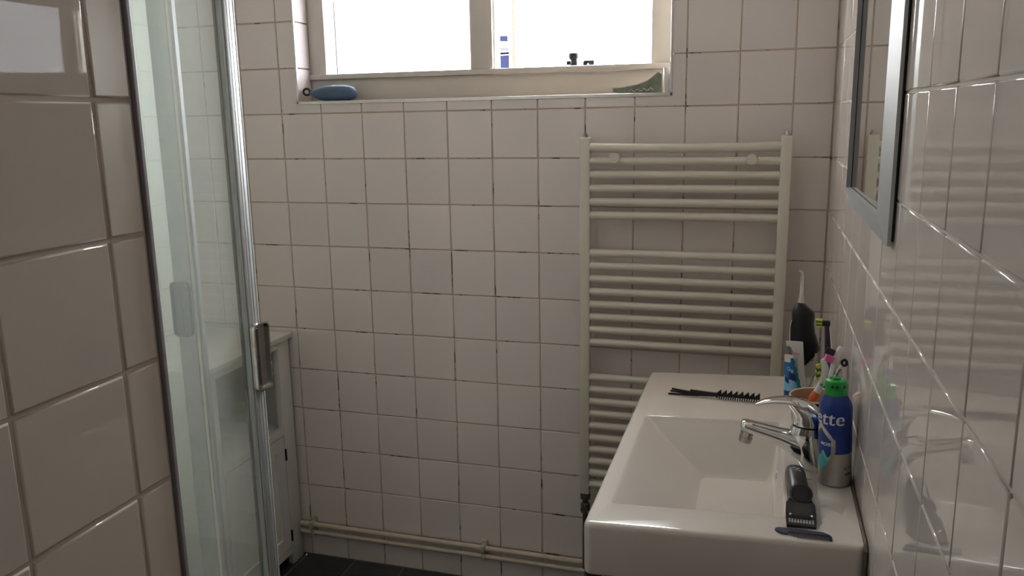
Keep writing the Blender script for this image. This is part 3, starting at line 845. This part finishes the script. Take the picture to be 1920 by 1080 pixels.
# black cup with beige inside
CC = (-.0575, -.780)
cup = empty('toothbrush_cup', (*CC, rz(-.0575)), 'black cup with beige inside behind the tap holding toothbrushes', 'cup', rot=TILTROT)
bm = NB()
P_ = [(.036, .0005), (.041, .003), (.045, .05), (.0490, .093), (.0500, .0955), (.0488, .097), (.0465, .0955), (.0425, .05), (.038, .006), (.001, .0055)]
lathe(bm, P_, 48, matf=lambda i, j: 0 if i < 3 else (1 if i < 6 else 2)); put('cup_body', bm, [CUPBLK, CREAMRIM, BEIGE], cup, local=True, smooth=50)

# toothbrushes
def brush(name, label, path, rads, matf, mats, head=None, group=None):
    e = empty(name, path[0], label, 'toothbrush', group)
    bm = NB(); P = smoothpath(path, 5); n_ = len(P)
    R = [interp([i * 5 for i in range(len(rads))], rads, i) for i in range(n_)]
    tube(bm, P, R, 10, matf=lambda i, j: matf(i / (n_ - 1), j), flat=.7); put('handle', bm, mats, e, smooth=60)
    return e
def tufts(e, cs, d, size, mats_):
    """rows of bristle tufts standing off the head"""
    for c, M_ in zip(cs, mats_):
        c = Vector(c); d = Vector(d).normalized(); u, v = frame_axes(d); bm = NB()
        L, w1, w2 = size
        rings = [[c + d * t + u * a * (1 + .1 * t / L) + v * b * (1 + .1 * t / L) for a, b in ((-w1, -w2), (w1, -w2), (w1, w2), (-w1, w2))] for t in (0, L)]
        loft(bm, rings); put('bristles', bm, M_, e)
b1 = brush('toothbrush', 'white and orange toothbrush with green and yellow bristles leaning in the black cup',
      [(-.075, -.786, .948), (-.0705, -.802, 1.005), (-.0655, -.806, 1.035), (-.055, -.803, 1.055), (-.0475, -.801, 1.080), (-.046, -.800, 1.098), (-.0495, -.800, 1.112), (-.0515, -.800, 1.117)],
      [.0055, .0075, .0085, .0065, .0065, .0080, .0055, .0035], lambda t, j: 1 if t < .36 else 0, [WHITEP, ORANGE])
tufts(b1, [(-.0540, -.801, 1.104 - .0062 * i) for i in range(5)], (-1, 0, -.45), (.0085, .0021, .004), [YELLOW, DKGREEN, YELLOW, DKGREEN, YELLOW])
bm = NB(); prism(bm, [(.003 * math.cos(2 * PI * k / 10), .003 * math.sin(2 * PI * k / 10)) for k in range(10)], lambda u, v, h: (-.051 + u, h, 1.066 + v), -.8105, -.8075); put('thumb_dot', bm, TEAL, b1)
b2 = brush('toothbrush', 'white toothbrush with a pink bristle block in the black cup',
      [(-.045, -.775, .948), (-.036, -.765, 1.03), (-.029, -.757, 1.075), (-.022, -.750, 1.105), (-.014, -.746, 1.125), (-.0115, -.745, 1.131)], [.005, .0055, .0055, .0065, .0065, .004], lambda t, j: 1 if .45 < t < .66 and j % 10 < 5 else 0, [WHITEP, TEAL])
tufts(b2, [(-.0270, -.750, 1.1035)], (-1, 0, .35), (.016, .0105, .006), [PINK])
tufts(b2, [(-.0245, -.750, 1.1175)], (-1, 0, .35), (.018, .0022, .0062), [NAVY])
b3 = brush('toothbrush', 'slim white toothbrush with black marks and a dark ring end in the black cup',
      [(-.052, -.795, .948), (-.036, -.785, 1.035), (-.024, -.780, 1.07), (-.0125, -.776, 1.098), (-.0085, -.775, 1.104)], [.0035, .004, .0042, .004, .003], lambda t, j: 0, [WHITEP])
bm = NB()
for i in range(6):
    t = i / 5; c = Vector((-.0245 + .0095 * t, -.7845 + .003 * t, 1.074 + .018 * t)); box(bm, c.x - .0022, c.x + .0022, c.y - .0012, c.y + .0006, c.z - .0007, c.z + .0007)
q = put('grip_marks', bm, BLACKP, b3); q['kind'] = 'stuff'
bm = NB(); tube(bm, [(-.0072 + .0048 * math.cos(a), -.776, 1.1055 + .0062 * math.sin(a)) for a in [2 * PI * k / 18 for k in range(19)]], .0030, 8); put('ring_end', bm, BLACKP, b3, smooth=60)

# electric toothbrush standing behind the cup
EX, EY = -.0235, -.632
eb = empty('electric_toothbrush', (EX, EY, rz(EX)), 'navy and white electric toothbrush with yellow bristles standing behind the cup', 'toothbrush')
prof = [(.0150, 0), (.0158, .004), (.0168, .05), (.0175, .09), (.0172, .118), (.0155, .130), (.010, .1345)]
bm = NB(); lathe(bm, prof, 24, (EX, EY, rz(EX, .0005)), matf=lambda i, j: 1 if (150 < (j + .5) * 15 < 232 or (j + .5) * 15 > 318) else 0); put('handle', bm, [NAVY, WHITEP], eb, smooth=50)
bm = NB(); lathe(bm, [(.0095, .1345), (.0098, .139), (.0095, .1395), (.0095, .147)], 20, (EX - .003, EY, rz(EX)), matf=lambda i, j: 0); put('ring', bm, PINK if False else mat('dull_rose_ring', (.22, .07, .06), .5), eb, smooth=40)
bm = NB(); P = [(EX - .0035, EY, rz(EX, .147)), (EX - .006, EY, rz(EX, .18)), (EX - .009, EY, rz(EX, .209))]
tube(bm, P, [.0085, .0068, .0055], 14, matf=lambda i, j: 1 if 6 <= j <= 8 else 0); put('neck', bm, [NAVY, WHITEP], eb, smooth=50)
bm = NB(); tube(bm, [(EX - .004, EY, rz(EX, .2125)), (EX - .020, EY, rz(EX, .213))], [.0068, .0068], 16); hd = put('head', bm, BLACKP, eb, smooth=40)
for i, M_ in enumerate((YELLOW, DKGREEN, YELLOW, DKGREEN, YELLOW)):
    z = rz(EX, .206 + .0035 * i); put('bristles', BX(EX - .033, EX - .0202, EY - .006, EY + .006, z - .0015, z + .0015), M_, hd)

# water flosser
FX, FYY = -.073, -.490
FK = 1.0   # size of the model below
FT = Matrix.Translation((-.073, -.490, .937)) @ Matrix.Scale(FK, 4) @ Matrix.Translation((.073, .490, -.937))
fl = empty('water_flosser', (FX, FYY, rz(FX)), 'black water flosser with a clear nozzle and clear tank beside the right wall', 'flosser')
def slab_ring(x0, x1, z0, z1, ry, n=26):
    out = []
    for k in range(n):
        a = 2 * PI * k / n; cx, cy = math.copysign(abs(math.cos(a)) ** .8, math.cos(a)), math.copysign(abs(math.sin(a)) ** .8, math.sin(a))
        t = (cx + 1) / 2; out.append((x0 + (x1 - x0) * t, FYY + ry * cy, z0 + (z1 - z0) * t))
    return out
bm = NB()
loft(bm, [slab_ring(-.0995, -.040, .985, 1.047, .026), slab_ring(-.1015, -.035, .992, 1.056, .029), slab_ring(-.1025, -.0395, 1.04, 1.070, .030), slab_ring(-.1020, -.0475, 1.085, 1.093, .0295), slab_ring(-.1020, -.0510, 1.115, 1.115, .0285), slab_ring(-.1035, -.0505, 1.139, 1.139, .027), slab_ring(-.1025, -.0525, 1.147, 1.145, .025), slab_ring(-.096, -.066, 1.161, 1.155, .018), slab_ring(-.091, -.074, 1.166, 1.164, .010)])
bm.transform(FT); put('body', bm, BLACKP, fl, smooth=50)
bm = NB(); loft(bm, [slab_ring(-.092, -.050, .9385, .9385, .022), slab_ring(-.094, -.047, .941, .941, .024), slab_ring(-.095, -.046, .945, .945, .0245), slab_ring(-.0975, -.041, .975, 1.03, .0255), slab_ring(-.098, -.0405, .9845, 1.0465, .0255)]); bm.transform(FT); put('tank', bm, CLEARPL, fl, smooth=50)
bm = NB(); tube(bm, [(-.0825, FYY, 1.166), (-.0825, FYY, 1.170), (-.0826, FYY, 1.176), (-.083, FYY, 1.20), (-.0835, FYY, 1.232), (-.0845, FYY, 1.238), (-.088, FYY, 1.2415), (-.0925, FYY, 1.2415)], [.0088, .0085, .0055, .0042, .0026, .0024, .0022, .0020], 12); bm.transform(FT); put('nozzle', bm, NOZZLE, fl, smooth=50)
bm = NB(); tube(bm, smoothpath([(-.1015, FYY - .012, 1.125), (-.1045, FYY - .012, 1.11), (-.1045, FYY - .012, 1.085), (-.1018, FYY - .012, 1.06)], 4), .0026, 8); bm.transform(FT); put('switch', bm, CHROME, fl, smooth=50)
bm = NB(); tube(bm, smoothpath([(-.045, FYY - .028, 1.05), (-.048, FYY - .030, 1.00), (-.055, FYY - .032, .97), (-.066, FYY - .034, .945), (-.085, FYY - .04, .9385)], 5), .0022, 8); bm.transform(FT); put('hose', bm, CLIP, fl, smooth=60)

# toothpaste tubes standing on their caps
def tube_body(e, name, c0, rx0, ry0, c1, w1, H, matf, mats, yaw):
    """standing tube: an oval foot drawn out to a flat crimped top"""
    bm = NB(); n, Hn = 40, 40; rings = []; ca, sa = math.cos(yaw), math.sin(yaw)
    for i in range(Hn + 1):
        t = i / Hn
        a = rx0 + (w1 - rx0) * t; b = max(.0008, ry0 * (1 - t) ** .8)
        if t > .93: b = .0011
        cx, cy = c0[0] + (c1[0] - c0[0]) * t, c0[1] + (c1[1] - c0[1]) * t
        rings.append([(cx + a * math.cos(2 * PI * k / n) * ca - b * math.sin(2 * PI * k / n) * sa, cy + a * math.cos(2 * PI * k / n) * sa + b * math.sin(2 * PI * k / n) * ca, c0[2] + H * t) for k in range(n)])
    loft(bm, rings, True, lambda i, j: matf(i / Hn, 360 * (j + .5) / n)); return put(name, bm, mats, e, smooth=50)
T1, T2 = (-.0975, -.562), (-.0790, -.543)
t1 = empty('toothpaste_tube', (*T1, rz(T1[0])), 'blue toothpaste tube with a white crimped end standing on its cap behind the cup', 'toothpaste')
def m1(t, a):
    if t > .90: return 0
    if t > .82: return 1 if a > 285 or a < 180 else 0
    if t < .13: return 3
    k = t + .0011 * (a - 270)
    if k > .58: return 1
    if k > .42: return 3 if a > 262 else 1
    if .30 < k < .44 and 215 < a < 262: return 3
    return 2
bm = NB(); lathe(bm, [(.011, 0), (.0115, .001), (.0115, .016), (.010, .018)], 20, (*T1, rz(T1[0], .0005))); put('cap', bm, TNAVY, t1, smooth=40)
tube_body(t1, 'tube', (*T1, rz(T1[0], .019)), .0165, .0128, (-.1070, T1[1], 0), .0100, .1005, m1, [TWHITE, TBLUE, TCYAN, TNAVY], -.15)
text_mesh('Oral', .0125, lambda x, y: (-.1105 + x * .60 + y * .10, -.5768, 1.0235 + y - x * .35), CANWHT, 'lettering', t1, offset=.0003)
for k_ in range(4):
    put('print_line', BX(-.1105 + .002 * k_, -.0915, -.5762, -.5756, .9605 - .004 * k_, .9614 - .004 * k_), TCYAN, t1)
t2 = empty('toothpaste_tube', (*T2, rz(T2[0])), 'white toothpaste tube with a green side and a red round emblem beside the black flosser', 'toothpaste')
def m2(t, a):
    if t > .92: return 0
    lim = 228 + 78 * (1 - t)
    if a > 180 and a < lim and t < .9: return 1 if a > lim - 34 * (.4 + .9 * (1 - t)) or t > .35 else 0
    return 0
bm = NB(); lathe(bm, [(.010, 0), (.0105, .001), (.0105, .016), (.009, .018)], 20, (*T2, rz(T2[0], .0005))); put('cap', bm, TWHITE, t2, smooth=40)
tube_body(t2, 'tube', (*T2, rz(T2[0], .019)), .0150, .0120, (-.0955, T2[1], 0), .0190, .1280, m2, [TWHITE, TGREEN], -.06)
bm = NB()
def emb(u, v, h): return (-.1040 + u, h, 1.0585 + v)
E0, E1 = -.5510, -.5500
for k in range(24):
    a0, a1 = 2 * PI * k / 24, 2 * PI * (k + 1) / 24
    prism(bm, [(.0062 * math.cos(a0), .0062 * math.sin(a0)), (.0062 * math.cos(a1), .0062 * math.sin(a1)), (.0047 * math.cos(a1), .0047 * math.sin(a1)), (.0047 * math.cos(a0), .0047 * math.sin(a0))], emb, E0, E1)
prism(bm, [(-.004, -.003), (-.0025, -.003), (0, .002), (.0025, -.003), (.004, -.003), (.0007, .0042), (-.0007, .0042)], emb, E0, E1)
put('emblem', bm, RED, t2)
text_mesh('ajona', .0072, lambda x, y: (-.0963 + x * .85, E0, 1.0555 + y - x * .12), RED, 'lettering', t2)
text_mesh('Vademe', .0100, lambda x, y: (-.0940 + y * .9 + x * .20, -.5575, 1.047 - x * .98), GREYP, 'lettering', t2, shear=.3)

# double-sided black comb brush lying on the far rim
A0, A1 = Vector((-.386, -.528, 0)), Vector((-.166, -.566, 0))
ud = (A1 - A0).normalized(); vn = Vector((-ud.y, ud.x, 0))
cbm = empty('styling_comb', ((A0.x + A1.x) / 2, (A0.y + A1.y) / 2, rz(-.276)), 'black styling comb with saw teeth and pronged handle on the far washbasin rim', 'comb')
def cf(u, v, h):
    p = A0 + ud * u + vn * h; return (p.x, p.y, rz(p.x, .0008) + v)
bm = NB()
for a, tip in ((.0002, .0032), (.0070, .0105), (.0125, .0160)):
    prism(bm, [(0 if a < .005 else (.005 if a < .01 else .008), a), (.075, .0022 + a * .25), (.075, .0022 + a * .25 + .0042), (0 if a < .005 else (.005 if a < .01 else .008), tip)], cf, -.0035 + a * .2, .0015 + a * .2)
put('prong', bm, BLACKP, cbm)
bm = NB(); prism(bm, [(.060, .0020), (.110, .0046), (.118, .0056), (.118, .0135), (.100, .0140), (.075, .0155), (.055, .0165), (.055, .003)], cf, -.003, .004); put('handle', bm, BLACKP, cbm)
saw = [(.1165, .0055), (.122, .0015), (.124, .0065), (.222, .0070), (.222, .0125)]
xs = .2215
for k in range(8):
    saw += [(xs, .0235), (xs - .0115, .0130)]; xs -= .0131
saw += [(.1165, .0135)]
bm = NB(); prism(bm, saw, cf, -.0028, .0028); put('saw_teeth', bm, BLACKP, cbm)
bm = NB()
for k in range(18):
    u = .1245 + .0055 * k; prism(bm, [(u, .0), (u + .0022, .0), (u + .0040, .0068), (u + .0010, .0068)], cf, -.0026, .0026)
q = put('fine_teeth', bm, BLACKP, cbm); q['kind'] = 'stuff'

# beard trimmer lying in the soap recess
tr = empty('beard_trimmer', (-.098, -1.09, rz(-.098, -.003)), 'dark grey beard trimmer with a black comb guard lying beside the tap', 'trimmer')
tz = rz(-.1, -.0035)
def sect(y, x, z, rx, rzz, n=24, p=.75):
    return [(x + rx * math.copysign(abs(math.cos(a)) ** p, math.cos(a)), y, z + rzz * math.copysign(abs(math.sin(a)) ** p, math.sin(a))) for a in [2 * PI * k / n for k in range(n)]]
bm = NB()
loft(bm, [sect(-1.000, -.1025, tz + .0185, .0145, .0155), sect(-1.003, -.1025, tz + .0185, .0172, .0180), (sect(-1.02, -.1018, tz + .0185, .0180, .0183)), sect(-1.07, -.0985, tz + .0175, .0172, .0168), sect(-1.098, -.0968, tz + .013, .0160, .0115), sect(-1.108, -.0965, tz + .010, .013, .007)])
put('body', bm, GREYP, tr, smooth=50)
dn = Vector((0, -.62, .78)); dc = Vector((-.0965, -1.103, tz + .0205))
bm = NB(); tube(bm, [dc, dc + dn * .0115, dc + dn * .0125], [.0195, .0195, .0175], 30); wh = put('dial', bm, GREYP, tr, smooth=30)
bm = NB(); tube(bm, [dc + dn * .0126, dc + dn * .0136], [.0168, .0160], 30); put('dial_face', bm, BLACKP, wh, smooth=30)
def gf(u, v, h): # guard plate: u across, v along towards the viewer, sloping down
    return (-.0975 + u, -1.108 - v, tz + .0225 - .17 * v + h)
bm = NB()
prism(bm, [(-.0145, 0), (.0145, 0), (.0235, .020), (.0245, .048), (-.0245, .048), (-.0235, .020)], gf, -.012, .0)
prism(bm, [(-.0245, .0485), (-.0200, .0485), (-.0200, .074), (-.0238, .074)], gf, -.007, .0)
prism(bm, [(.0200, .0485), (.0245, .0485), (.0238, .074), (.0200, .074)], gf, -.007, .0)
prism(bm, [(-.0238, .0742), (.0238, .0742), (.0232, .081), (-.0232, .081)], gf, -.007, .0)
prism(bm, [(-.0155, .0485), (.0155, .0485), (.0155, .0585), (-.0155, .0585)], gf, -.007, .0)
prism(bm, [(-.0198, .0545), (.0198, .0545), (.0198, .0600), (-.0198, .0600)], gf, -.007, .0)
for k in range(8):
    u = -.0172 + .0046 * k; prism(bm, [(u, .0600), (u + .0021, .0600), (u + .0010, .0742), (u, .0742)], gf, -.006, .0)
put('comb_guard', bm, BLACKG, tr)
bm = NB(); prism(bm, [(-.0198, .0602), (.0198, .0602), (.0198, .0741), (-.0198, .0741)], gf, -.0036, -.0022); put('lit_slot_strip', bm, WHITEP, tr)  # pale strip painted as the lit basin seen through the slots
for u_ in (-.017, .017):
    bm = NB(); prism(bm, rrect(u_ - .0018, u_ + .0018, .0485, .0542, .0006, 2), gf, -.006, -.0006); put('lit_hole_patch', bm, WHITEP, tr)  # pale patches painted as the lit basin seen through two square holes
bm = NB()
for x_, y_, w_ in ((-.106, -1.018, .0035), (-.099, -1.020, .003), (-.1025, -1.027, .0035), (-.096, -1.029, .002)):
    box(bm, x_ - w_, x_ + w_, y_ - .0008, y_ + .0008, tz + .0362, tz + .0370)
q = put('indicator_marks', bm, CANWHT, tr); q['kind'] = 'stuff'

# small pocket comb on the near rim
c0, c1 = (-.138, -1.2085), (-.053, -1.2075)
kc = empty('pocket_comb', (-.096, -1.2, rz(-.096)), 'tiny navy pocket comb lying on the near rim in front of the trimmer', 'comb')
L_ = .0875
def kf(u, v, h):
    x = -.1395 + u; return (x, -1.1960 - .003 * u / L_ - v * 1.2, rz(x, .0006) + h)
out_ = [(.006, .0), (.03, -.0005), (.06, .0), (.075, .003), (.084, .0085), (.0875, .0150), (.0865, .0215), (.083, .0228), (.082, .0110), (.022, .0100), (.020, .0165), (.012, .0155), (.004, .0115), (.0, .0065), (.0015, .0025)]
bm = NB(); prism(bm, out_, kf, 0, .0026); put('comb_back', bm, NAVY, kc)
bm = NB()
for k in range(27):
    u = .0228 + .0022 * k; prism(bm, [(u, .0098), (u + .0012, .0098), (u + .0009, .0225 if k > 5 else .017 + .001 * k), (u + .0003, .0225 if k > 5 else .017 + .001 * k)], kf, .0002, .0024)
q = put('teeth', bm, NAVY, kc); q['kind'] = 'stuff'
text_mesh('housebrand', .0052, lambda x, y: (-.088 + x * .74, -1.2012 + y * 1.05 - .006 * x, rz(-.08, .0037)), CANWHT, 'lettering', kc, offset=.0001)
